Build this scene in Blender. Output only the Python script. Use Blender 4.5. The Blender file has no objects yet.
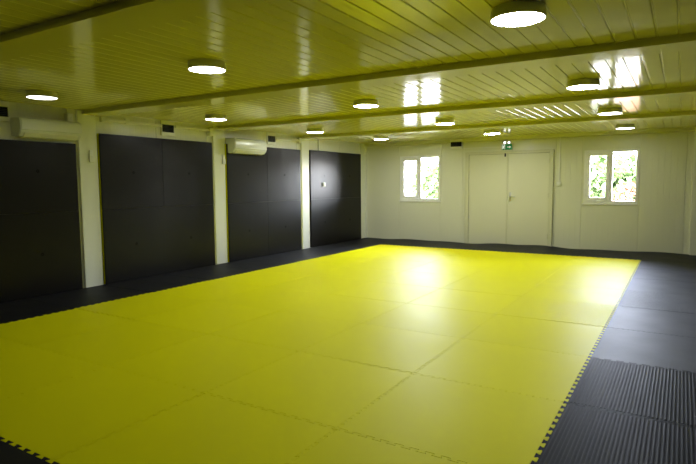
import bpy, bmesh, math, random
from mathutils import Matrix, Vector
from mathutils.geometry import delaunay_2d_cdt
random.seed(7)
SC = bpy.context.scene
COL = SC.collection

# ------------------------------------------------------------------ materials
def nt_new(name):
    m = bpy.data.materials.new(name)
    m.use_nodes = True
    nt = m.node_tree
    return m, nt, nt.nodes['Principled BSDF']

def material(name, col, rough=.5, spec=.5, metal=0., vary=.04, vscale=3., bump=0., bscale=200., coat=0., rvary=.05, obj_vary=0.):
    m, nt, b = nt_new(name)
    N, L = nt.nodes, nt.links
    tc = N.new('ShaderNodeTexCoord')
    nz = N.new('ShaderNodeTexNoise'); nz.inputs['Scale'].default_value = vscale; nz.inputs['Detail'].default_value = 5
    L.new(tc.outputs['Object'], nz.inputs['Vector'])
    hsv = N.new('ShaderNodeHueSaturation'); hsv.inputs['Color'].default_value = (*col, 1)
    mr = N.new('ShaderNodeMapRange'); mr.inputs['To Min'].default_value = 1 - vary; mr.inputs['To Max'].default_value = 1 + vary
    L.new(nz.outputs['Fac'], mr.inputs['Value'])
    out = mr.outputs['Result']
    if obj_vary:
        oi = N.new('ShaderNodeObjectInfo')
        m2 = N.new('ShaderNodeMapRange'); m2.inputs['To Min'].default_value = 1 - obj_vary; m2.inputs['To Max'].default_value = 1 + obj_vary
        L.new(oi.outputs['Random'], m2.inputs['Value'])
        mm = N.new('ShaderNodeMath'); mm.operation = 'MULTIPLY'
        L.new(out, mm.inputs[0]); L.new(m2.outputs['Result'], mm.inputs[1]); out = mm.outputs[0]
    L.new(out, hsv.inputs['Value'])
    L.new(hsv.outputs['Color'], b.inputs['Base Color'])
    r2 = N.new('ShaderNodeMapRange'); r2.inputs['To Min'].default_value = max(0, rough - rvary); r2.inputs['To Max'].default_value = min(1, rough + rvary)
    L.new(nz.outputs['Fac'], r2.inputs['Value']); L.new(r2.outputs['Result'], b.inputs['Roughness'])
    b.inputs['Specular IOR Level'].default_value = spec
    b.inputs['Metallic'].default_value = metal
    b.inputs['Coat Weight'].default_value = coat
    b.inputs['Coat Roughness'].default_value = .08
    if bump:
        bn = N.new('ShaderNodeTexNoise'); bn.inputs['Scale'].default_value = bscale; bn.inputs['Detail'].default_value = 3
        L.new(tc.outputs['Object'], bn.inputs['Vector'])
        bp = N.new('ShaderNodeBump'); bp.inputs['Strength'].default_value = 1; bp.inputs['Distance'].default_value = bump
        L.new(bn.outputs['Fac'], bp.inputs['Height']); L.new(bp.outputs['Normal'], b.inputs['Normal'])
    return m

def hatch(m, pitch=.022, dist=.0015):
    """woven cross ridges pressed into a foam mat"""
    nt = m.node_tree; N, L = nt.nodes, nt.links
    b = N['Principled BSDF']
    tc = N.new('ShaderNodeTexCoord'); sx = N.new('ShaderNodeSeparateXYZ'); L.new(tc.outputs['Object'], sx.inputs[0])
    outs = []
    for sgn in ('ADD', 'SUBTRACT'):
        a = N.new('ShaderNodeMath'); a.operation = sgn
        L.new(sx.outputs['X'], a.inputs[0]); L.new(sx.outputs['Y'], a.inputs[1])
        k = N.new('ShaderNodeMath'); k.operation = 'MULTIPLY'; k.inputs[1].default_value = 2 * math.pi / pitch
        L.new(a.outputs[0], k.inputs[0])
        s = N.new('ShaderNodeMath'); s.operation = 'SINE'; L.new(k.outputs[0], s.inputs[0]); outs.append(s)
    mx = N.new('ShaderNodeMath'); mx.operation = 'MAXIMUM'
    L.new(outs[0].outputs[0], mx.inputs[0]); L.new(outs[1].outputs[0], mx.inputs[1])
    bp = N.new('ShaderNodeBump'); bp.inputs['Distance'].default_value = dist; bp.inputs['Strength'].default_value = .9
    L.new(mx.outputs[0], bp.inputs['Height']); L.new(bp.outputs['Normal'], b.inputs['Normal'])
    return m

def emitter(name, col, strength):
    m, nt, b = nt_new(name)
    b.inputs['Base Color'].default_value = (.9, .9, .9, 1)
    b.inputs['Emission Color'].default_value = (*col, 1)
    b.inputs['Emission Strength'].default_value = strength
    return m

YEL = (.72, .70, .0015)
BLK = (.010, .010, .011)
M = dict(
    wall=material('cream_painted_steel', (.70, .70, .57), .32, .5, vary=.02, vscale=1.2, bump=.0006, bscale=6),
    pillar=material('white_painted_column', (.74, .75, .66), .3, .5, vary=.02, vscale=1.5),
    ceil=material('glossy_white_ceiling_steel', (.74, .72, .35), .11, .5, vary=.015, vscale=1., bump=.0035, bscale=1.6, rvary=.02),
    beam=material('cream_beam_steel', (.66, .65, .48), .22, .5, vary=.02),
    door=material('cream_door_steel', (.70, .69, .53), .35, .5, vary=.015),
    pvc=material('white_pvc', (.84, .84, .82), .28, .5, vary=.01),
    plastic=material('white_plastic', (.76, .76, .72), .3, .5, vary=.01),
    ac=material('white_air_conditioner_plastic', (.74, .76, .74), .22, .5, vary=.01),
    acside=material('grey_shadow_plastic', (.42, .45, .42), .4, .5, vary=.01),
    dark=material('black_plastic', (.012, .012, .012), .4, .5),
    metal=material('brushed_steel', (.62, .62, .6), .3, .5, metal=1.),
    housing=material('lamp_housing_metal', (.62, .63, .60), .35, .5, metal=.2),
    yel=material('yellow_foam', YEL, .48, .032, vary=.035, vscale=2.5, bump=.00022, bscale=120, obj_vary=.025, rvary=.06),
    yelh=hatch(material('yellow_foam_woven', YEL, .46, .032, vary=.03, vscale=2.5), .02, .0012),
    blk=material('black_foam', BLK, .54, .15, vary=.2, vscale=3, bump=.00025, bscale=110, obj_vary=.15, rvary=.08),
    blkr=material('black_foam_ribbed', BLK, .46, .02, vary=.2, vscale=6, obj_vary=.1),
    blkh=hatch(material('black_foam_woven', BLK, .48, .13, vary=.15, vscale=3), .026, .0018),
    wmat=material('black_wall_foam', (.006, .005, .004), .31, .22, vary=.1, vscale=2, obj_vary=.1, rvary=.02),
    hole=material('dark_fixing', (.004, .004, .004), .7, .05),
    slab=material('grey_subfloor', (.25, .24, .22), .7, .3, vary=.1),
    green=material('green_sign_plastic', (.0, .27, .10), .35, .5, vary=.01),
    signw=emitter('white_sign_print', (1, 1, 1), .5),
    spot=emitter('lit_emergency_lens', (.95, .95, 1), 3.),
    grass=material('pale_ground', (.34, .33, .27), .9, .2, vary=.3, vscale=2.5),
    leaf=material('pale_green_leaves', (.060, .095, .036), .9, .0, vary=.25, vscale=3),
    leafr=material('reddish_leaves', (.10, .055, .035), .9, .0, vary=.25, vscale=3),
    bark=material('brown_bark', (.16, .10, .06), .9, .2, vary=.3, vscale=8),
)
def glass():
    m, nt, b = nt_new('window_glass')
    N, L = nt.nodes, nt.links
    tr = N.new('ShaderNodeBsdfTransparent'); tr.inputs['Color'].default_value = (.98, .97, 1., 1)
    gl = N.new('ShaderNodeBsdfGlossy'); gl.inputs['Roughness'].default_value = .02
    fr = N.new('ShaderNodeFresnel'); fr.inputs['IOR'].default_value = 1.45
    mx = N.new('ShaderNodeMixShader')
    L.new(fr.outputs[0], mx.inputs[0]); L.new(tr.outputs[0], mx.inputs[1]); L.new(gl.outputs[0], mx.inputs[2])
    L.new(mx.outputs[0], N['Material Output'].inputs['Surface'])
    return m
M['glass'] = glass()

# ------------------------------------------------------------------ mesh helpers
def link(name, bm, m, parent=None, loc=(0, 0, 0), smooth=False):
    me = bpy.data.meshes.new(name)
    bmesh.ops.recalc_face_normals(bm, faces=bm.faces[:])
    bm.to_mesh(me); bm.free()
    for x in (m if isinstance(m, (list, tuple)) else [m]):
        me.materials.append(x)
    if smooth:
        for p in me.polygons: p.use_smooth = True
        try: me.set_sharp_from_angle(angle=math.radians(35))
        except Exception: pass
    o = bpy.data.objects.new(name, me)
    COL.objects.link(o)
    o.location = loc
    if parent: o.parent = parent
    return o

def tag(o, label, cat, group=None, kind=None):
    o['label'] = label; o['category'] = cat
    if group: o['group'] = group
    if kind: o['kind'] = kind
    return o

def empty(name, loc=(0, 0, 0), rz=0):
    o = bpy.data.objects.new(name, None); COL.objects.link(o)
    o.location = loc; o.rotation_euler = (0, 0, rz); o.empty_display_size = .1
    return o

def box(bm, x0, x1, y0, y1, z0, z1, bev=0., seg=2):
    vs = [bm.verts.new(p) for p in ((x0, y0, z0), (x1, y0, z0), (x1, y1, z0), (x0, y1, z0), (x0, y0, z1), (x1, y0, z1), (x1, y1, z1), (x0, y1, z1))]
    fs = [bm.faces.new([vs[i] for i in f]) for f in ((3, 2, 1, 0), (4, 5, 6, 7), (0, 1, 5, 4), (1, 2, 6, 5), (2, 3, 7, 6), (3, 0, 4, 7))]
    if bev:
        es = list({e for f in fs for e in f.edges})
        bmesh.ops.bevel(bm, geom=es, offset=bev, segments=seg, profile=.5, affect='EDGES', clamp_overlap=True)
    return fs

def boxes(*bs, bev=0.):
    bm = bmesh.new()
    for b in bs: box(bm, *b, bev=bev)
    return bm

def prism(bm, pts, axis, a0, a1, bev=0.):
    """closed 2D outline swept along an axis ('x': pts are (y,z); 'y': (x,z); 'z': (x,y))"""
    def P(u, v, a): return {'x': (a, u, v), 'y': (u, a, v), 'z': (u, v, a)}[axis]
    lo = [bm.verts.new(P(u, v, a0)) for u, v in pts]; hi = [bm.verts.new(P(u, v, a1)) for u, v in pts]
    n = len(pts)
    bm.faces.new(lo[::-1]); bm.faces.new(hi)
    for i in range(n): bm.faces.new((lo[i], lo[(i + 1) % n], hi[(i + 1) % n], hi[i]))

def lathe(bm, prof, n=40, cx=0, cy=0, cz=0, axis='z'):
    """profile of (r, h) turned round an axis"""
    def P(r, h, a):
        c, s = r * math.cos(a), r * math.sin(a)
        return {'z': (cx + c, cy + s, cz + h), 'y': (cx + c, cy + h, cz + s), 'x': (cx + h, cy + c, cz + s)}[axis]
    rings = []
    for r, h in prof:
        if r < 1e-6: rings.append([bm.verts.new(P(0, h, 0))])
        else: rings.append([bm.verts.new(P(r, h, 2 * math.pi * i / n)) for i in range(n)])
    for A, B in zip(rings, rings[1:]):
        for i in range(n):
            j = (i + 1) % n
            if len(A) == 1 and len(B) == 1: continue
            if len(A) == 1: bm.faces.new((A[0], B[i], B[j]))
            elif len(B) == 1: bm.faces.new((A[i], A[j], B[0]))
            else: bm.faces.new((A[i], A[j], B[j], B[i]))

def tube(bm, pts, r, n=10):
    rings = []
    for i, p in enumerate(pts):
        p = Vector(p)
        d = (Vector(pts[min(i + 1, len(pts) - 1)]) - Vector(pts[max(i - 1, 0)])).normalized()
        a = d.orthogonal().normalized(); b = d.cross(a)
        if rings and i:
            a = (prev_a - d * prev_a.dot(d)).normalized(); b = d.cross(a)
        prev_a = a
        rr = r[i] if isinstance(r, (list, tuple)) else r
        rings.append([bm.verts.new(p + a * rr * math.cos(t) + b * rr * math.sin(t)) for t in [2 * math.pi * k / n for k in range(n)]])
    for A, B in zip(rings, rings[1:]):
        for k in range(n): bm.faces.new((A[k], A[(k + 1) % n], B[(k + 1) % n], B[k]))
    bm.faces.new(rings[0][::-1]); bm.faces.new(rings[-1])

# ------------------------------------------------------------------ layout (metres)
XL, XR = -6.035, 1.02          # inner wall planes
YB, YF = 8.13, -3.95
ZF, ZC = -.025, 2.28
BEAMS = (-1.53, .84, 3.21, 5.49)
PILL = (-1.59, .77, 3.11, 5.53)
PW = .255

# ------------------------------------------------------------------ room shell
tag(link('floor', boxes((XL - .2, XR + .2, YF - .2, YB + .2, ZF - .12, ZF)), M['slab']), 'grey floor slab underneath the foam mats', 'floor', kind='structure')

def rib_profile(a0, a1, pitch, joints=(), depth=.0014, w=.006):
    """offsets (position, depth) of a sheet with fine pressed ribs and deeper panel joints"""
    ev = []
    n = int((a1 - a0) / pitch)
    for i in range(1, n + 1):
        c = a0 + i * pitch
        if c < a1 - .02 and all(abs(c - j) > .03 for j in joints): ev.append((c, depth, w))
    for j in joints: ev.append((j, .008, .007))
    ev.sort()
    out = [(a0, 0.)]
    for c, d, w_ in ev: out += [(c - w_, 0.), (c - w_ * .4, d), (c + w_ * .4, d), (c + w_, 0.)]
    out.append((a1, 0.))
    return out

def ribbed_sheet(bm, prof, z0, z1, put):
    vs = [(bm.verts.new(put(a, d, z0)), bm.verts.new(put(a, d, z1))) for a, d in prof]
    for p, q in zip(vs, vs[1:]): bm.faces.new((p[0], q[0], q[1], p[1]))

def clip_prof(prof, a0, a1):
    inn = [(a, d) for a, d in prof if a0 + 1e-4 < a < a1 - 1e-4]
    return [(a0, 0.)] + inn + [(a1, 0.)]

# windows and door openings in the back wall: x0, x1, z0, z1
WIN = [(-5.075, -4.078, .925, 1.942), (-1.098, -.15, .912, 1.933)]
DOOR = (-3.49, -1.667, ZF, 1.965)
JB = (-5.09, -4.06, -3.56, -1.62, -1.13, -.13, .6)
bm = bmesh.new()
full = rib_profile(XL, XR, .1, JB)
putb = lambda a, d, z: (a, YB + d, z)
spans = sorted([(WIN[0], 'w'), (DOOR, 'd'), (WIN[1], 'w')])
x = XL
for (x0, x1, z0, z1), t in spans:
    ribbed_sheet(bm, clip_prof(full, x, x0), ZF, ZC, putb)
    if t == 'w': ribbed_sheet(bm, clip_prof(full, x0, x1), ZF, z0, putb)
    ribbed_sheet(bm, clip_prof(full, x0, x1), z1, ZC, putb)
    # reveals of the opening
    for pa, pb in (((x0, z0), (x0, z1)), ((x0, z1), (x1, z1)), ((x1, z1), (x1, z0)), ((x1, z0), (x0, z0))):
        if t == 'd' and pa[1] == pb[1] == z0: continue
        bm.faces.new([bm.verts.new(p) for p in ((pa[0], YB, pa[1]), (pb[0], YB, pb[1]), (pb[0], YB + .1, pb[1]), (pa[0], YB + .1, pa[1]))])
    x = x1
ribbed_sheet(bm, clip_prof(full, x, XR), ZF, ZC, putb)
# outer skin of the panels
xs = XL - .2
for (x0, x1, z0, z1), t in spans:
    box(bm, xs, x0, YB + .06, YB + .1, ZF - .1, ZC + .1)
    if t == 'w': box(bm, x0, x1, YB + .06, YB + .1, ZF - .1, z0)
    box(bm, x0, x1, YB + .06, YB + .1, z1, ZC + .1)
    xs = x1
box(bm, xs, XR + .2, YB + .06, YB + .1, ZF - .1, ZC + .1)
tag(link('wall_back', bm, M['wall']), 'cream ribbed panel wall holding the double door and two windows', 'wall', kind='structure')

bm = bmesh.new()
ribbed_sheet(bm, rib_profile(YF, YB, .1, [y for p in PILL for y in (p - .12,)] + [7.0, 4.4, 2.0]), ZF, ZC, lambda a, d, z: (XL - d, a, z))
box(bm, XL - .14, XL - .04, YF - .2, YB + .2, ZF - .1, ZC + .1)
tag(link('wall_left', bm, M['wall']), 'cream ribbed wall behind the black wall mats on the left', 'wall', kind='structure')
bm = bmesh.new()
ribbed_sheet(bm, rib_profile(YF, YB, .1), ZF, ZC, lambda a, d, z: (XR + d, a, z))
box(bm, XR + .04, XR + .14, YF - .2, YB + .2, ZF - .1, ZC + .1)
tag(link('wall_right', bm, M['wall']), 'cream ribbed wall along the right side of the hall', 'wall', kind='structure')
bm = bmesh.new()
ribbed_sheet(bm, rib_profile(XL, XR, .1), ZF, ZC, lambda a, d, z: (a, YF - d, z))
box(bm, XL - .2, XR + .2, YF - .14, YF - .04, ZF - .1, ZC + .1)
tag(link('wall_front', bm, M['wall']), 'cream ribbed wall behind the camera', 'wall', kind='structure')

# ceiling: long steel strips running to the back wall, each slightly bowed, with pressed seams
bm = bmesh.new()
PITCH = .1235
k = 0
prof = []
x = XL - .01
off = (-.004 - x) % PITCH
x = x + off - PITCH
while x < XR + PITCH:
    tilt = random.uniform(-.0009, .0009)
    for f, h in ((0, .0055), (.03, .0055), (.07, 0), (.28, .0), (.5, .0003), (.72, .0), (.93, 0), (.97, .0055)):
        prof.append((x + f * PITCH, h + tilt * (f - .5)))
    x += PITCH
prof = [(min(max(a, XL), XR), h) for a, h in prof]
ys = [YF + (YB - YF) * i / 24 for i in range(25)]
rows = [[bm.verts.new((a, y, ZC + h)) for a, h in prof] for y in ys]
for A, B in zip(rows, rows[1:]):
    for i in range(len(prof) - 1):
        if prof[i + 1][0] - prof[i][0] > 1e-6: bm.faces.new((A[i], A[i + 1], B[i + 1], B[i]))
box(bm, XL - .3, XR + .3, YF - .3, YB + .3, ZC + .05, ZC + .15)
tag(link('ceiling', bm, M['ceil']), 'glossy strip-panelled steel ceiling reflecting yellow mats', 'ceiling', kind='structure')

where = ['nearest the camera', 'second from the camera', 'third from the camera', 'farthest from the camera']
for i, y in enumerate(BEAMS):
    bm = bmesh.new()   # folded channel: lip at the bottom, recessed web above it
    prism(bm, [(y, 2.224), (y + .28, 2.224), (y + .28, 2.236), (y + .262, 2.240), (y + .262, ZC + .006), (y + .022, ZC + .006), (y + .022, 2.243), (y, 2.239)], 'x', XL, XR)
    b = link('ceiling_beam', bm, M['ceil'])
    tag(b, 'cream ceiling beam running across the hall, ' + where[i], 'beam', 'ceiling beams', 'structure')
pl = ['outside the left frame edge', 'nearest white pillar between black wall mats', 'middle white pillar between black wall mats', 'farthest white pillar between black wall mats']
for i, y in enumerate(PILL):
    b = link('wall_pillar', boxes((XL - .01, -6.0, y, y + PW, ZF, 2.222 if False else ZC), bev=.008), M['pillar'])
    tag(b, pl[i] if i else 'white wall pillar outside the left frame edge', 'pillar', 'wall pillars', 'structure')
for i, y in enumerate(PILL[:-1] + (5.62,)):
    b = link('wall_pillar', boxes((XR - .03, XR + .01, y, y + PW, ZF, ZC), bev=.008), M['pillar'])
    tag(b, 'white pillar on the right wall, ' + where[i], 'pillar', 'wall pillars', 'structure')
b = link('corner_column', boxes((XL - .01, -6.0, 7.87, YB + .01, ZF, ZC), (XL, -5.96, 8.075, YB + .01, ZF, ZC), bev=.006), M['pillar'])
tag(b, 'slim white column in the left back corner', 'column', kind='structure')
b = link('corner_column', boxes((.70, XR + .01, 8.06, YB + .01, ZF, ZC), bev=.006), M['pillar'])
tag(b, 'cream column in the right back corner', 'column', kind='structure')
bm = bmesh.new(); prism(bm, [(YB, 2.205), (YB - .03, 2.205), (YB - .06, 2.225), (YB - .075, ZC), (YB, ZC)], 'x', XL, XR)
tag(link('trim_1', bm, M['beam']), 'cream cornice along the top of the back wall', 'trim', kind='structure')

# unseen black padding added on two walls to darken reflections and foreground
bm = bmesh.new()
for y0, y1 in ((-3.9, -1.6), (-1.33, .76), (1.04, 3.10), (3.38, 5.6), (5.9, 8.03)):
    for a, b_ in ((y0, (y0 + y1) / 2), ((y0 + y1) / 2, y1)):
        for za, zb in ((0, 1), (1, 2)): box(bm, XR - .04, XR + .01, a + .001, b_ - .001, za + .002, zb - .001, bev=.002)
tag(link('shade_pad_right', bm, M['wmat']), 'unseen black padding added on the right wall to darken reflections', 'darkening padding', kind='structure')
bm = bmesh.new()  # padding added out of view to darken the near end
for k in range(7):
    for za, zb in ((0, 1), (1, 2)): box(bm, XL + .05 + k, XL + 1.048 + k, YF - .01, YF + .04, za + .002, zb - .001, bev=.002)
tag(link('shade_pad_front', bm, M['wmat']), 'unseen black padding added behind the camera to darken the foreground', 'darkening padding', kind='structure')

# ------------------------------------------------------------------ windows
def make_window(i, W, label):
    x0, x1, z0, z1 = W
    t = empty('window_%d' % i, ((x0 + x1) / 2, YB, z0)); tag(t, label, 'window', kind='structure')
    ox, oz = (x0 + x1) / 2, z0
    def put(name, bm, m, par=t):
        bmesh.ops.translate(bm, verts=bm.verts[:], vec=(-ox, -YB, -oz) if par is t else (0, 0, 0))
        return link(name, bm, m, par)
    w = x1 - x0; mx = x0 + w * .50          # post between the opening sash and the fixed light
    f = .045; ya, yb = YB - .014, YB + .06
    bm = boxes((x0, x1, ya, yb, z0, z0 + f), (x0, x1, ya, yb, z1 - f, z1), (x0, x0 + f, ya, yb, z0 + f, z1 - f), (x1 - f, x1, ya, yb, z0 + f, z1 - f),
               (mx - .02, mx + .03, ya + .004, yb, z0 + f, z1 - f), bev=.004)
    put('window_frame', bm, M['pvc'])
    sx0, sx1, s = x0 + f + .002, mx - .018, .062
    sz0, sz1 = z0 + f + .002, z1 - f - .002
    ya2 = YB - .03
    bm = boxes((sx0, sx1, ya2, yb - .01, sz0, sz0 + s), (sx0, sx1, ya2, yb - .01, sz1 - s, sz1), (sx0, sx0 + s, ya2, yb - .01, sz0 + s, sz1 - s), (sx1 - s, sx1, ya2, yb - .01, sz0 + s, sz1 - s), bev=.005)
    sash = put('window_sash', bm, M['pvc'])
    put('sash_pane', boxes((sx0 + s, sx1 - s, YB + .014, YB + .018, sz0 + s, sz1 - s)), M['glass'])
    put('fixed_pane', boxes((mx + .03, x1 - f, YB + .026, YB + .03, z0 + f, z1 - f)), M['glass'])
    hx, hz = sx0 + .026, (z0 + z1) / 2 - .045
    bm = boxes((hx - .014, hx + .014, ya2 - .01, ya2, hz - .035, hz + .035), (hx - .009, hx + .009, ya2 - .038, ya2 - .008, hz - .009, hz + .009), (hx - .011, hx + .011, ya2 - .05, ya2 - .034, hz - .10, hz + .012), bev=.004)
    put('window_handle', bm, M['plastic'])
    for zz in (z0 + .16, z1 - .16):
        bm = bmesh.new(); lathe(bm, [(0, -.035), (.009, -.035), (.009, .035), (0, .035)], 12, sx1 + .004, ya2 - .002, zz); put('hinge', bm, M['plastic'])
    bm = boxes((x0 - .02, x1 + .02, YB - .022, YB + .005, z0 - .03, z0), bev=.004); put('window_sill', bm, M['pvc'])
make_window(1, WIN[0], 'white two-part window left of the double door')
make_window(2, WIN[1], 'white two-part window right of the double door')

# ------------------------------------------------------------------ double door
x0, x1, z0, z1 = DOOR
d = empty('door_1', ((x0 + x1) / 2, YB, ZF)); tag(d, 'cream steel double door in the middle of the back wall', 'door', kind='structure')
def dput(name, bm, m, par=None, smooth=False):
    bmesh.ops.translate(bm, verts=bm.verts[:], vec=(-(x0 + x1) / 2, -YB, -ZF))
    return link(name, bm, m, par or d, smooth=smooth)
f = .075
dput('door_frame', boxes((x0 - .005, x0 + f, YB - .03, YB + .08, ZF, z1), (x1 - f, x1 + .005, YB - .03, YB + .08, ZF, z1), (x0 + f, x1 - f, YB - .03, YB + .08, z1 - .045, z1),
                         (x0 - .005, x0 + .02, YB - .038, YB, ZF, z1 + .012), (x1 - .02, x1 + .005, YB - .038, YB, ZF, z1 + .012), (x0 - .005, x1 + .005, YB - .038, YB, z1 - .008, z1 + .012), bev=.004), M['beam'])
mid = -2.572
dput('door_light_stop', boxes((x0, x1, YB + .042, YB + .075, z1 - .12, z1), (x0, x0 + .14, YB + .042, YB + .075, ZF, z1 - .12), (x1 - .14, x1, YB + .042, YB + .075, ZF, z1 - .12), (mid - .05, mid + .05, YB + .042, YB + .075, ZF, z1 - .12), (x0, x1, YB - .01, YB + .075, ZF - .02, ZF + .05)), M['beam'])  # hidden strips added to block daylight leaking round the leaves
dput('door_leaf', boxes((x0 + f + .004, mid - .003, YB - .012, YB + .04, ZF + .03, z1 - .05), bev=.004), M['door'])
r = dput('door_leaf', boxes((mid + .003, x1 - f - .004, YB - .012, YB + .04, ZF + .03, z1 - .05), bev=.004), M['door'])
dput('meeting_strip', boxes((mid - .028, mid + .003, YB - .019, YB - .011, ZF + .03, z1 - .05), bev=.002), M['beam'])
bm = boxes((mid + .035, mid + .075, YB - .022, YB - .011, .93, 1.12), bev=.004)
tube(bm, [(mid + .055, YB - .015, 1.04), (mid + .055, YB - .05, 1.04), (mid + .075, YB - .062, 1.038), (mid + .17, YB - .062, 1.03)], .009, 10)
lathe(bm, [(0, -.006), (.012, -.006), (.012, 0), (0, 0)], 14, mid + .055, YB - .022, .965, 'y')
dput('door_handle', bm, M['metal'], smooth=True)
dput('door_bolt', boxes((mid - .075, mid - .045, YB - .034, YB - .012, 1.86, 1.93), bev=.003), M['dark'])
for xx in (x0 + f, x1 - f):
    for zz in (.22, 1.05, 1.75):
        bm = bmesh.new(); lathe(bm, [(0, -.05), (.011, -.05), (.011, .05), (0, .05)], 12, xx, YB - .036, zz); dput('hinge', bm, M['beam'])

# ------------------------------------------------------------------ foam puzzle mats
TH, NT, DT = .025, 12, .011
def edge_curve(n=NT, length=1.):
    p = length / n; out = [(0., -DT)]
    for k in range(n):
        c = (k + .5) * p
        out += [(c - .0145, -DT), (c - .020, -.1 * DT), (c - .026, .5 * DT), (c - .022, DT), (c + .022, DT), (c + .026, .5 * DT), (c + .020, -.1 * DT), (c + .0145, -DT)]
    return out
def mat_outline(w, h, left=True, right=True, front=True, back=True):
    """outline of a mat from its lower left corner; a side without teeth is cut straight"""
    pts = []
    fc = [(t, s) for t, s in edge_curve(int(round(NT * w)), w)] if front else [(0, -DT)]
    pts += fc                                                    # front side, left to right
    rc = [(w + s, t) for t, s in edge_curve(int(round(NT * h)), h)] if right else [(w - DT, -DT)]
    rc[0] = (w - DT, -DT)
    pts += rc
    bc = [(t, h + s) for t, s in edge_curve(int(round(NT * w)), w)] if back else [(0, h - DT)]
    bc[0] = (-DT, h - DT)
    pts += [(w - DT, h - DT)] + bc[::-1]
    lc = [(s, t) for t, s in edge_curve(int(round(NT * h)), h)] if left else [(-DT, -DT)]
    pts += lc[::-1]
    out = []
    pts[0] = (-DT, -DT)
    for q in pts:
        if not out or (abs(q[0] - out[-1][0]) + abs(q[1] - out[-1][1])) > 1e-5: out.append(q)
    if abs(out[0][0] - out[-1][0]) + abs(out[0][1] - out[-1][1]) < 1e-5: out.pop()
    return out
def mat_bm(w=1., h=1., ribs=False, curl=0., g=.0005, **sides):
    pts = mat_outline(w, h, **sides)
    n = len(pts)
    # shrink outline a hair so neighbouring mats show a seam, and chamfer the upper edge
    def inset(P, d):
        res = []
        for i in range(len(P)):
            a, b, c = Vector(P[i - 1]), Vector(P[i]), Vector(P[(i + 1) % len(P)])
            e1, e2 = (b - a).normalized(), (c - b).normalized()
            n1, n2 = Vector((-e1.y, e1.x)), Vector((-e2.y, e2.x))
            k = max(.4, 1 + n1.dot(n2))
            res.append(tuple(b + (n1 + n2) * d / k))
        return res
    P0, P1 = inset(pts, g), inset(pts, g + .0012)
    bm = bmesh.new()
    A = [bm.verts.new((x, y, -TH)) for x, y in P0]
    B = [bm.verts.new((x, y, -.0010)) for x, y in P0]
    C = [bm.verts.new((x, y, 0)) for x, y in P1]
    for i in range(n):
        j = (i + 1) % n
        bm.faces.new((A[i], A[j], B[j], B[i])); bm.faces.new((B[i], B[j], C[j], C[i]))
    # constrained triangulation of the toothed outline
    extra = {}
    for ring, Q, flip in ((A, P0, True), (C, P1, False)):
        v2, _, tris, vo, _, _ = delaunay_2d_cdt([Vector(q) for q in Q], [(i, (i + 1) % n) for i in range(n)], [], 1, 1e-6)
        for f in tris:
            idx = [ring[vo[i][0]] if vo[i] else extra.setdefault((flip, i), None) or extra.__setitem__((flip, i), bm.verts.new((*v2[i], ring[0].co.z))) or extra[(flip, i)] for i in f]
            bm.faces.new(idx[::-1] if flip else idx)
    if ribs:
        m = .022; pitch = .0205; x = m
        while x + pitch < w - m:
            prism(bm, [(x, -.0005), (x + .0025, .0012), (x + .006, .0018), (x + .010, .0018), (x + .0135, .0012), (x + .016, -.0005)], 'y', m, h - m - .004)
            x += pitch
    return bm

ORD = ['first', 'second', 'third', 'fourth', 'fifth', 'sixth', 'seventh', 'eighth', 'ninth', 'tenth', 'eleventh']
def from_left(k, n): return 'leftmost' if k == 0 else 'rightmost' if k == n - 1 else ORD[k] + ' from left'
def row_name(k): return 'row nearest the back wall' if k == 0 else ORD[k] + ' row from the back wall'
proto = {}
def lay(kind, bmf, m, x, y, label, group):
    if kind not in proto:
        o = link('floor_mat', bmf(), m); proto[kind] = o
    else:
        o = proto[kind].copy(); COL.objects.link(o); o.name = 'floor_mat'
    # hand-laid mats: tiny differences in level
    o.location = (x, y, -random.uniform(0, .0010))
    o.rotation_euler = (random.uniform(-.0006, .0006), random.uniform(-.0006, .0006), random.uniform(-.0006, .0006))
    o.location.z -= .0006
    tag(o, label, 'floor mat', group)
    return o
for r in range(9):                       # r = 0 touches the back strip
    y = 6 - r
    for c in range(5):
        woven = (c == 4 and r == 4)
        lab = 'yellow foam puzzle mat, %s in the %s' % (from_left(c, 5), row_name(r))
        if woven: lab = 'yellow foam puzzle mat with woven texture, rightmost in the ' + row_name(r)
        if woven: lay('yh', mat_bm, M['yelh'], c - 5, y, lab, 'yellow floor mats')
        else: lay('y', mat_bm, M['yel'], c - 5, y, lab, 'yellow floor mats')
# black mats down the right side
for r in range(9):
    y = 6 - r
    kind = 'r' if y <= 0 else 'h' if y == 3 else 'p'
    f = {'r': lambda: mat_bm(ribs=True, right=False), 'h': lambda: mat_bm(right=False), 'p': lambda: mat_bm(right=False)}[kind]
    desc = {'r': 'black ribbed foam mat', 'h': 'black woven-texture foam mat', 'p': 'black smooth foam mat'}[kind]
    lay('right' + kind, f, {'r': M['blkr'], 'h': M['blkh'], 'p': M['blk']}[kind], 0, y,
        '%s right of the yellow mats, %s' % (desc, 'nearest the back strip' if r == 0 else ORD[r] + ' from the back strip'), 'black mats down the right side')
# black mats down the left side
for r in range(9):
    y = 6 - r
    lay('left', lambda: mat_bm(left=False), M['blk'], -6 + DT, y,
        'black foam mat beside the wall mats on the left, %s' % ('nearest the back strip' if r == 0 else ORD[r] + ' from the back strip'), 'black mats down the left side')
    if r == 0: proto['left'].data.transform(Matrix.Scale(1, 4))
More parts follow.
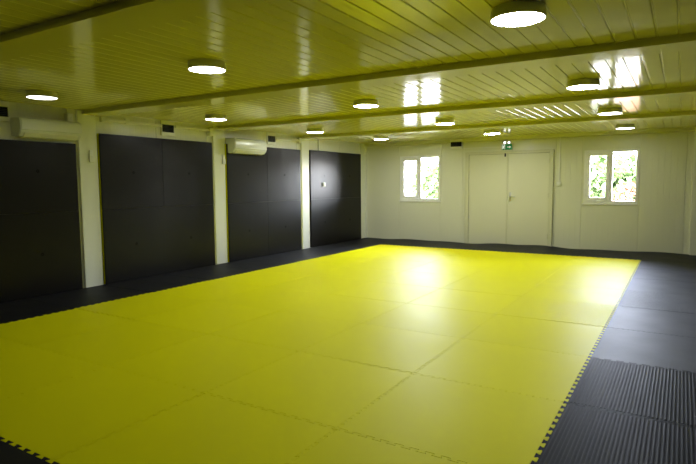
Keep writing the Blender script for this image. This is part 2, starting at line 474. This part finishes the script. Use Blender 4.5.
# black strip along the back wall; far edge pushed up against the wall
def back_mat(k):
    bm = mat_bm(1., 1.135, left=k > 0, right=k < 6, back=False)
    # cross cuts so that the far edge can curl
    for yy in (.55, .75, .88, .97, 1.05):
        bmesh.ops.bisect_plane(bm, geom=bm.verts[:] + bm.edges[:] + bm.faces[:], plane_co=(0, yy, 0), plane_no=(0, 1, 0))
    for xx in [i / 12 for i in range(1, 12)]:
        bmesh.ops.bisect_plane(bm, geom=bm.verts[:] + bm.edges[:] + bm.faces[:], plane_co=(xx, 0, 0), plane_no=(1, 0, 0))
    for v in bm.verts:
        s = max(0, (v.co.y - .5) / .63)
        X = v.co.x + k - 6
        v.co.z += s * s * (.016 + .012 * math.sin(X * 2.6 + 1) + .008 * math.sin(X * 6.1)) * (1.25 if -3.6 < X < -1.2 else .7)
    return bm
for k in range(7):
    o = link('floor_mat', back_mat(k), M['blk'], loc=(k - 6 + (DT if k == 0 else 0), 7, -.001))
    tag(o, 'black foam mat pushed against the back wall, %s' % from_left(k, 7), 'floor mat', 'black mats along the back wall')
# front strip, only its far edge shows at the lower left corner
for k in range(7):
    o = lay('front%d' % (0 if k == 0 else 2 if k == 6 else 1), lambda: mat_bm(left=k > 0, right=k < 6, front=False), M['blk'], k - 6 + (DT if k == 0 else 0), -3, 'black foam mat in front of the yellow mats, %s' % from_left(k, 7), 'black mats along the front')

# ------------------------------------------------------------------ black wall mats
WT = .056
bays = [(-1.26, .715, 1.845, False, 'left of the nearest pillar'), (1.048, 3.055, 2.0, True, 'between nearest and middle pillars'),
        (3.392, 5.455, 2.0, True, 'between middle and farthest pillars'), (5.80, 7.86, 2.015, False, 'between farthest pillar and back corner')]
BOLT = {0: [(-.75, .5), (-.75, 1.49), (.233, .5), (.233, 1.49)]}
for b, (y0, y1, ztop, yellow, wherelab) in enumerate(bays):
    ym = (y0 + y1) / 2
    for ci, (ya, yb) in enumerate(((y0, ym), (ym, y1))):
        for ri, (za, zb) in enumerate(((0.002, 1.0), (1.0, ztop))):
            g = .0004
            yc, h = (ya + yb) / 2, zb - za
            zc = .5 if ri == 0 else 1.495
            fx = XL + WT
            d0 = .018 if yellow else WT - .001
            tilt = random.uniform(0, .003)
            bm = bmesh.new(); box(bm, fx - d0, fx, ya + g, yb - g, za + g, zb - g, bev=.0015)
            bmesh.ops.translate(bm, verts=bm.verts[:], vec=(-fx, -yc, -za))
            o = link('wall_mat', bm, M['wmat'], loc=(fx + tilt, yc, za))
            tag(o, 'black foam wall mat, %s %s of four %s' % ('upper' if ri else 'lower', 'right' if ci else 'left', wherelab), 'wall mat', 'black wall mats')
            if yellow:
                bm = bmesh.new(); box(bm, -WT + .001, -d0, ya + g - yc, yb - g - yc, g, h - g, bev=.002)
                q = link('back_layer', bm, M['yel'], o); q['label'] = 'yellow back layer'
            bm = bmesh.new(); lathe(bm, [(.019, -.004), (.019, .001), (.015, .002), (.008, .002), (.006, -.001), (0, -.001)], 20, 0, 0, zc - za, 'x')
            q = link('fixing_washer', bm, M['hole'], o)

# ------------------------------------------------------------------ ceiling lamps
LAMPS = [(-.265, -.25, 'big nearest lamp at the top of the picture, right of centre', 1.0), (-2.682, -.231, 'round ceiling lamp, nearest in the middle line', .3), (-5.096, -.18, 'round ceiling lamp, nearest in the left line above the air conditioner', .1),
         (-2.639, 2.229, 'round ceiling lamp, second from the camera in the middle line', 1.3), (-.297, 2.291, 'round ceiling lamp, second from the camera in the right line', 1.15), (-5.02, 2.197, 'round ceiling lamp, second in the left line above the middle pillar', .5),
         (-.306, 4.655, 'round ceiling lamp, third from the camera in the right line', .8), (-2.59, 4.593, 'round ceiling lamp, third from the camera in the middle line', 1.1), (-4.995, 4.563, 'round ceiling lamp, third in the left line above the farthest pillar', 1.5),
         (-4.765, 6.595, 'round ceiling lamp near the left back corner', 1.7), (-2.499, 6.712, 'round ceiling lamp nearest the exit sign', 1.6), (-.319, 7.032, 'round ceiling lamp above the right window', .35)]
LAMP_POWER = 58.
for i, (x, y, lab, k) in enumerate(LAMPS):
    t = empty('ceiling_lamp', (x, y, ZC)); tag(t, lab, 'ceiling lamp', 'round ceiling lamps')
    z = -.058
    bm = bmesh.new(); lathe(bm, [(0, .004), (.13, .004), (.142, 0), (.145, -.006), (.147, -.03), (.149, z), (.143, z - .002), (.139, z + .004), (0, z + .006)], 56)
    link('housing', bm, M['housing'], t, smooth=True)
    bm = bmesh.new(); lathe(bm, [(.1385, z + .005), (.1385, z + .0005), (.12, z - .0005), (.07, z - .001), (0, z - .001)], 56)
    link('diffuser', bm, emitter('lit_diffuser_%d' % i, (.98, 1., .97), LAMP_POWER * k), t, smooth=True)

# ------------------------------------------------------------------ air conditioners
def make_ac(y0, y1, label, zb, zt):
    w = y1 - y0; h = zt - zb; D = .215
    t = empty('air_conditioner', (XL, (y0 + y1) / 2, zb)); tag(t, label, 'air conditioner', 'wall air conditioners')
    # casing profile in (x, z): flat back, rounded front, recessed air outlet below
    pr = [(0, .02), (.09, 0), (.16, .012), (D - .012, .055), (D - .004, .075), (D, .10), (D, h - .05), (D - .01, h - .018), (D - .04, h - .002), (.02, h), (0, h)]
    bm = bmesh.new(); prism(bm, pr, 'y', -w / 2, w / 2)
    bmesh.ops.bevel(bm, geom=[e for e in bm.edges if abs(e.verts[0].co.y - e.verts[1].co.y) < 1e-6], offset=.008, segments=3, affect='EDGES')
    link('casing', bm, M['ac'], t, smooth=True)
    bm = bmesh.new(); prism(bm, [(D - .004, .078), (D + .006, .085), (D + .008, .12), (D + .008, h - .05), (D - .002, h - .02), (D - .012, h - .012), (D - .012, .078)], 'y', -w / 2 + .012, w / 2 - .012)
    link('front_panel', bm, M['ac'], t, smooth=True)
    bm = bmesh.new(); prism(bm, [(.125, -.004), (.17, .006), (D - .004, .052), (D - .008, .056), (.165, .018), (.125, .004)], 'y', -w / 2 + .05, w / 2 - .05)
    link('air_flap', bm, M['plastic'], t, smooth=True)
    bm = bmesh.new()
    for k in range(14):
        zz = k * .012
        box(bm, .03 + zz, .036 + zz, -w / 2 + .03, w / 2 - .03, h - .001, h + .003)
    link('intake_grille', bm, M['plastic'], t)
    bm = bmesh.new(); lathe(bm, [(0, 0), (.004, 0), (.004, .002), (0, .002)], 12, D + .007, w / 2 - .09, .13, 'x'); link('status_light', bm, M['plastic'], t)
    return t
AC1 = make_ac(-.03, .71, 'white air conditioner left of the nearest pillar, under a ceiling lamp', 1.875, 2.10)
AC2 = make_ac(3.41, 4.235, 'white air conditioner above wall mats right of the middle pillar', 1.842, 2.10)

# ------------------------------------------------------------------ ventilation boxes
def make_vent(label, loc, rz, w=.25, h=.222, d=.035):
    """built facing -y from a wall at y=0, then turned"""
    t = empty('vent_box', loc, rz); tag(t, label, 'vent box', 'ventilation boxes')
    bm = boxes((-w / 2, w / 2, -d, 0, 0, .05), (-w / 2, w / 2, -d, 0, h - .06, h), (-w / 2, -w / 2 + .016, -d, 0, .05, h - .06), (w / 2 - .016, w / 2, -d, 0, .05, h - .06), (-w / 2 + .01, w / 2 - .01, -.008, 0, .02, h - .015), bev=.003)
    link('vent_frame', bm, M['plastic'], t)
    bm = bmesh.new(); box(bm, -w / 2 + .016, w / 2 - .016, -d + .012, -.009, .05, h - .06)
    link('backing', bm, M['hole'], t)
    bm = bmesh.new()
    n = 6
    for k in range(n):
        z = .056 + (h - .122) * k / (n - 1)
        box(bm, -w / 2 + .016, w / 2 - .016, -d + .003, -d + .012, z - .0035, z + .0035)
    box(bm, -.004, .004, -d + .002, -d + .012, .05, h - .06)
    link('grille', bm, M['dark'], t)
R90 = math.pi / 2
make_vent('white vent box with black grille, leftmost at the picture edge', (XL, -.17, 2.05), R90)
make_vent('white vent box with black grille between nearest and middle pillars', (XL, 2.20, 2.05), R90)
make_vent('white vent box with black grille right of the farther air conditioner', (XL, 4.60, 2.055), R90)
make_vent('white vent box with black grille left of the double door', (-3.69, YB, 2.06), 0, w=.28, h=.21, d=.08)

# ------------------------------------------------------------------ cable trunking, boxes, switches
def simple(name, bm, m, label, cat, group=None):
    o = link(name, bm, m)
    # origin to the middle of the mesh
    c = sum((v.co for v in o.data.vertices), Vector()) / len(o.data.vertices)
    o.data.transform(Matrix.Translation(-c)); o.location = c
    return tag(o, label, cat, group)
for y0, y1, z, lab in ((1.165, 1.465, 2.185, 'short white cable trunking between two clips near the nearest pillar'), (1.535, 2.07, 2.185, 'thin white cable trunking left of the vent past the nearest pillar'), (2.33, 3.05, 2.195, 'thin white cable trunking right of the vent before the middle pillar'),
                       (4.73, 5.46, 2.185, 'thin white cable trunking before the farthest pillar')):
    simple('cable_trunking', boxes((XL - .004, XL + .045, y0, y1, z - .02, z + .02), bev=.003), M['plastic'], lab, 'cable trunking', 'wall cable trunking')
simple('cable_trunking', boxes((XL, XL + .022, 6.15, 6.19, 2.02, ZC), bev=.003), M['plastic'], 'short upright cable trunking above the wall mats in the last bay', 'cable trunking', 'wall cable trunking')
simple('cable_trunking', boxes((-3.55, -2.70, YB - .014, YB, 2.055, 2.08), bev=.002), M['plastic'], 'thin cable trunking between the vent and the exit sign', 'cable trunking', 'wall cable trunking')
simple('cable_trunking', boxes((-1.567, -1.542, YB - .016, YB, 1.335, 2.206), bev=.002), M['plastic'], 'upright cable trunking right of the double door', 'cable trunking', 'wall cable trunking')
for x, y, z0, z1, lab in ((-5.985, .66, 2.10, 2.215, 'small white junction box at the nearest pillar top'), (-5.985, 3.05, 2.11, 2.235, 'small white junction box at the middle pillar top'), (-5.985, 5.46, 2.13, 2.235, 'small white junction box at the farthest pillar top')):
    t = empty('junction_box', (XL, y, z0)); tag(t, lab, 'junction box', 'junction boxes')
    h = z1 - z0
    link('box_body', boxes((-.004, .055, -.04, .04, 0, h), bev=.004), M['plastic'], t)
    link('cover', boxes((.055, .062, -.036, .036, .004, h - .004), bev=.003), M['pvc'], t)
for y, z, lab in ((1.13, 2.165, 'small white cable clip just right of the nearest pillar'), (1.50, 2.165, 'small white cable clip left of the first vent')):
    simple('cable_clip', boxes((XL - .004, XL + .045, y - .03, y + .03, z - .01, z + .07), bev=.004), M['plastic'], lab, 'cable clip', 'cable clips')

def make_switch(label, loc, rz):
    t = empty('light_switch', loc, rz); tag(t, label, 'light switch')
    link('switch_plate', boxes((-.042, .042, -.03, 0, 0, .085), bev=.006), M['plastic'], t)
    link('rocker', boxes((-.026, .026, -.037, -.029, .016, .069), bev=.003), M['pvc'], t)
    return t
make_switch('white light switch right of the double door', (-1.555, YB, 1.25), 0)
make_switch('small white light switch on the wall mat in the last bay', (XL + WT + .003, 6.26, 1.265), R90)
def make_holder(label, y, z):
    t = empty('remote_holder', (-6.002, y, z), R90); tag(t, label, 'remote holder', 'remote holders')
    link('cradle', boxes((-.032, .032, -.026, 0, 0, .085), bev=.005), M['plastic'], t)
    link('remote_control', boxes((-.025, .025, -.02, -.004, .03, .155), bev=.005), M['pvc'], t)
make_holder('white remote holder on the nearest pillar', .93, 1.62)
make_holder('white remote holder on the middle pillar', 3.325, 1.66)

# ------------------------------------------------------------------ exit sign with emergency lamp heads
t = empty('exit_sign', (-2.596, YB, 1.995)); tag(t, 'green emergency exit sign above the double door', 'exit sign')
link('sign_body', boxes((-.11, .11, -.045, 0, 0, .125), bev=.005), M['plastic'], t)
link('sign_face', boxes((-.105, .105, -.049, -.044, .006, .119), bev=.001), M['green'], t)
bm = bmesh.new()
def flat(pts, y=-.0492): # thin raised print
    prism(bm, pts, 'y', y - .001, y)
# white doorway, running figure in front of it
flat([(-.097, .016), (-.089, .016), (-.089, .108), (-.045, .108), (-.045, .016), (-.037, .016), (-.037, .114), (-.097, .114)])
lathe(bm, [(0, -.0502), (.0085, -.0502), (.0085, -.0492), (0, -.0492)], 14, -.058, 0, .094, 'y')
for q in ([(-.074, .084), (-.06, .084), (-.062, .056), (-.078, .056)], [(-.062, .082), (-.044, .066), (-.048, .061), (-.064, .073)], [(-.074, .082), (-.086, .064), (-.081, .061), (-.07, .074)],
          [(-.070, .058), (-.056, .044), (-.056, .026), (-.063, .026), (-.063, .041), (-.078, .056)], [(-.078, .058), (-.078, .040), (-.094, .030), (-.091, .025), (-.071, .036), (-.068, .056)]): flat(q)
# arrow
flat([(.010, .055), (.052, .055), (.052, .035), (.090, .0625), (.052, .09), (.052, .07), (.010, .07)])
q = link('pictogram', bm, M['signw'], t); q['label'] = 'white running figure, doorway and arrow'
for xx in (-.045, .04):
    bm = bmesh.new(); tube(bm, [(xx, -.022, .12), (xx, -.024, .15)], .008)
    lathe(bm, [(0, .0), (.016, 0), (.024, -.03), (.024, -.036)], 20, xx, -.012, .155, 'y')
    h = link('lamp_head', bm, M['plastic'], t)
    bm = bmesh.new(); lathe(bm, [(.0225, -.034), (.016, -.04), (0, -.042)], 20, xx, -.012, .155, 'y')
    link('lens', bm, M['spot'], h)

# ------------------------------------------------------------------ outside
tag(link('ground', boxes((-60, 60, YB + .3, 90, -.5, -.3)), M['grass']), 'pale bright ground outside the windows', 'ground', kind='structure')
def bush(name, label, x, y, r, h, n, m, cat='bush', trunk=True):
    t = empty(name, (x, y, -.3)); tag(t, label, cat)
    bm = bmesh.new()
    for k in range(n):
        a = random.uniform(0, 2 * math.pi); u = random.uniform(-1, 1); q = random.random() ** .4
        c = Vector((r * q * math.sqrt(1 - u * u) * math.cos(a), r * q * math.sqrt(1 - u * u) * math.sin(a), h * .55 + h * .45 * q * u))
        s = random.uniform(.12, .24) if r > 1 else random.uniform(.08, .14)
        R = Matrix.Rotation(random.uniform(0, 6.28), 3, 'Z') @ Matrix.Rotation(random.uniform(-1.1, 1.1), 3, 'X')
        P = [R @ Vector(p) * s + c for p in ((0, -1, 0), (.5, -.2, .1), (.35, .5, .08), (0, 1, 0), (-.35, .5, .08), (-.5, -.2, .1))]
        bm.faces.new([bm.verts.new(p) for p in P])
    link('foliage', bm, m, t)
    bm = bmesh.new()
    tube(bm, [(0, 0, 0), (.03, .02, h * .3), (0, 0, h * .6)], [.06, .045, .02], 8)
    for k in range(4):
        a = k * 1.6
        tube(bm, [(0, 0, h * .25), (r * .4 * math.cos(a), r * .4 * math.sin(a), h * .55), (r * .6 * math.cos(a), r * .6 * math.sin(a), h * .75)], [.03, .02, .008], 6)
    link('trunk', bm, M['bark'], t)
bush('leafy_bush', 'pale green bush outside the right window', -1.95, 22., 2.8, 2.75, 5200, M['leaf'])
bush('leafy_bush', 'pale green bush outside the left window, right part', -9.6, 22.0, 1.5, 2.7, 1700, M['leaf'])
bush('leafy_bush', 'pale green bush outside the right window, farther away behind', -3.6, 27., 2.0, 3.4, 1500, M['leaf'])
bush('flowering_shrub', 'low reddish shrub at the bottom of the right window', -.85, 16.5, .7, 1.65, 420, M['leafr'], 'shrub')

# ------------------------------------------------------------------ daylight
w = bpy.data.worlds.new('sky'); SC.world = w; w.use_nodes = True
nt = w.node_tree; bg = nt.nodes['Background']; hs = nt.nodes.new('ShaderNodeHueSaturation'); hs.inputs['Saturation'].default_value = .45
sky = nt.nodes.new('ShaderNodeTexSky'); sky.sky_type = 'NISHITA'; sky.sun_disc = False
sky.sun_elevation = math.radians(52); sky.sun_rotation = math.radians(170); sky.air_density = 1.0; sky.dust_density = 3.0; sky.ozone_density = 1.
nt.links.new(sky.outputs[0], hs.inputs['Color']); nt.links.new(hs.outputs[0], bg.inputs['Color']); bg.inputs['Strength'].default_value = 24.
sun = bpy.data.lights.new('sun', 'SUN'); sun.energy = 4.; sun.angle = math.radians(2); sun.color = (1, .96, .9)
so = bpy.data.objects.new('sun', sun); COL.objects.link(so)
so.rotation_euler = (math.radians(40), 0, math.radians(-15))
for i, (x0, x1, z0, z1) in enumerate(WIN):      # light portals in the two window openings
    l = bpy.data.lights.new('window_portal', 'AREA'); l.shape = 'RECTANGLE'; l.size = x1 - x0; l.size_y = z1 - z0; l.cycles.is_portal = True
    o = bpy.data.objects.new('window_portal', l); COL.objects.link(o)
    o.location = ((x0 + x1) / 2, YB + .09, (z0 + z1) / 2); o.rotation_euler = (math.radians(-90), 0, 0)

# ------------------------------------------------------------------ camera
yaw, pitch, roll = .54999, -.08885, -.00678
cy, sy, cp, sp = math.cos(yaw), math.sin(yaw), math.cos(pitch), math.sin(pitch)
fw = Vector((-sy * cp, cy * cp, sp)); rt = Vector((cy, sy, 0)); up = rt.cross(fw)
cr, sr = math.cos(roll), math.sin(roll)
R, U = cr * rt + sr * up, -sr * rt + cr * up
cam = bpy.data.cameras.new('camera'); co = bpy.data.objects.new('camera', cam); COL.objects.link(co)
cam.sensor_width = 36; cam.lens = 543.82 * 36 / 696; cam.clip_start = .05
co.matrix_world = Matrix(((R.x, U.x, -fw.x, .5482), (R.y, U.y, -fw.y, -3.3916), (R.z, U.z, -fw.z, 1.3234), (0, 0, 0, 1)))
SC.camera = co

SC.view_settings.view_transform = 'Standard'; SC.view_settings.look = 'None'
SC.view_settings.gamma = 1; SC.view_settings.use_curve_mapping = False
SC.view_settings.exposure = 0.
SC.cycles.use_denoising = True
SC.cycles.max_bounces = 10; SC.cycles.diffuse_bounces = 6; SC.cycles.glossy_bounces = 4; SC.cycles.transparent_max_bounces = 12
SC.cycles.sample_clamp_indirect = 8
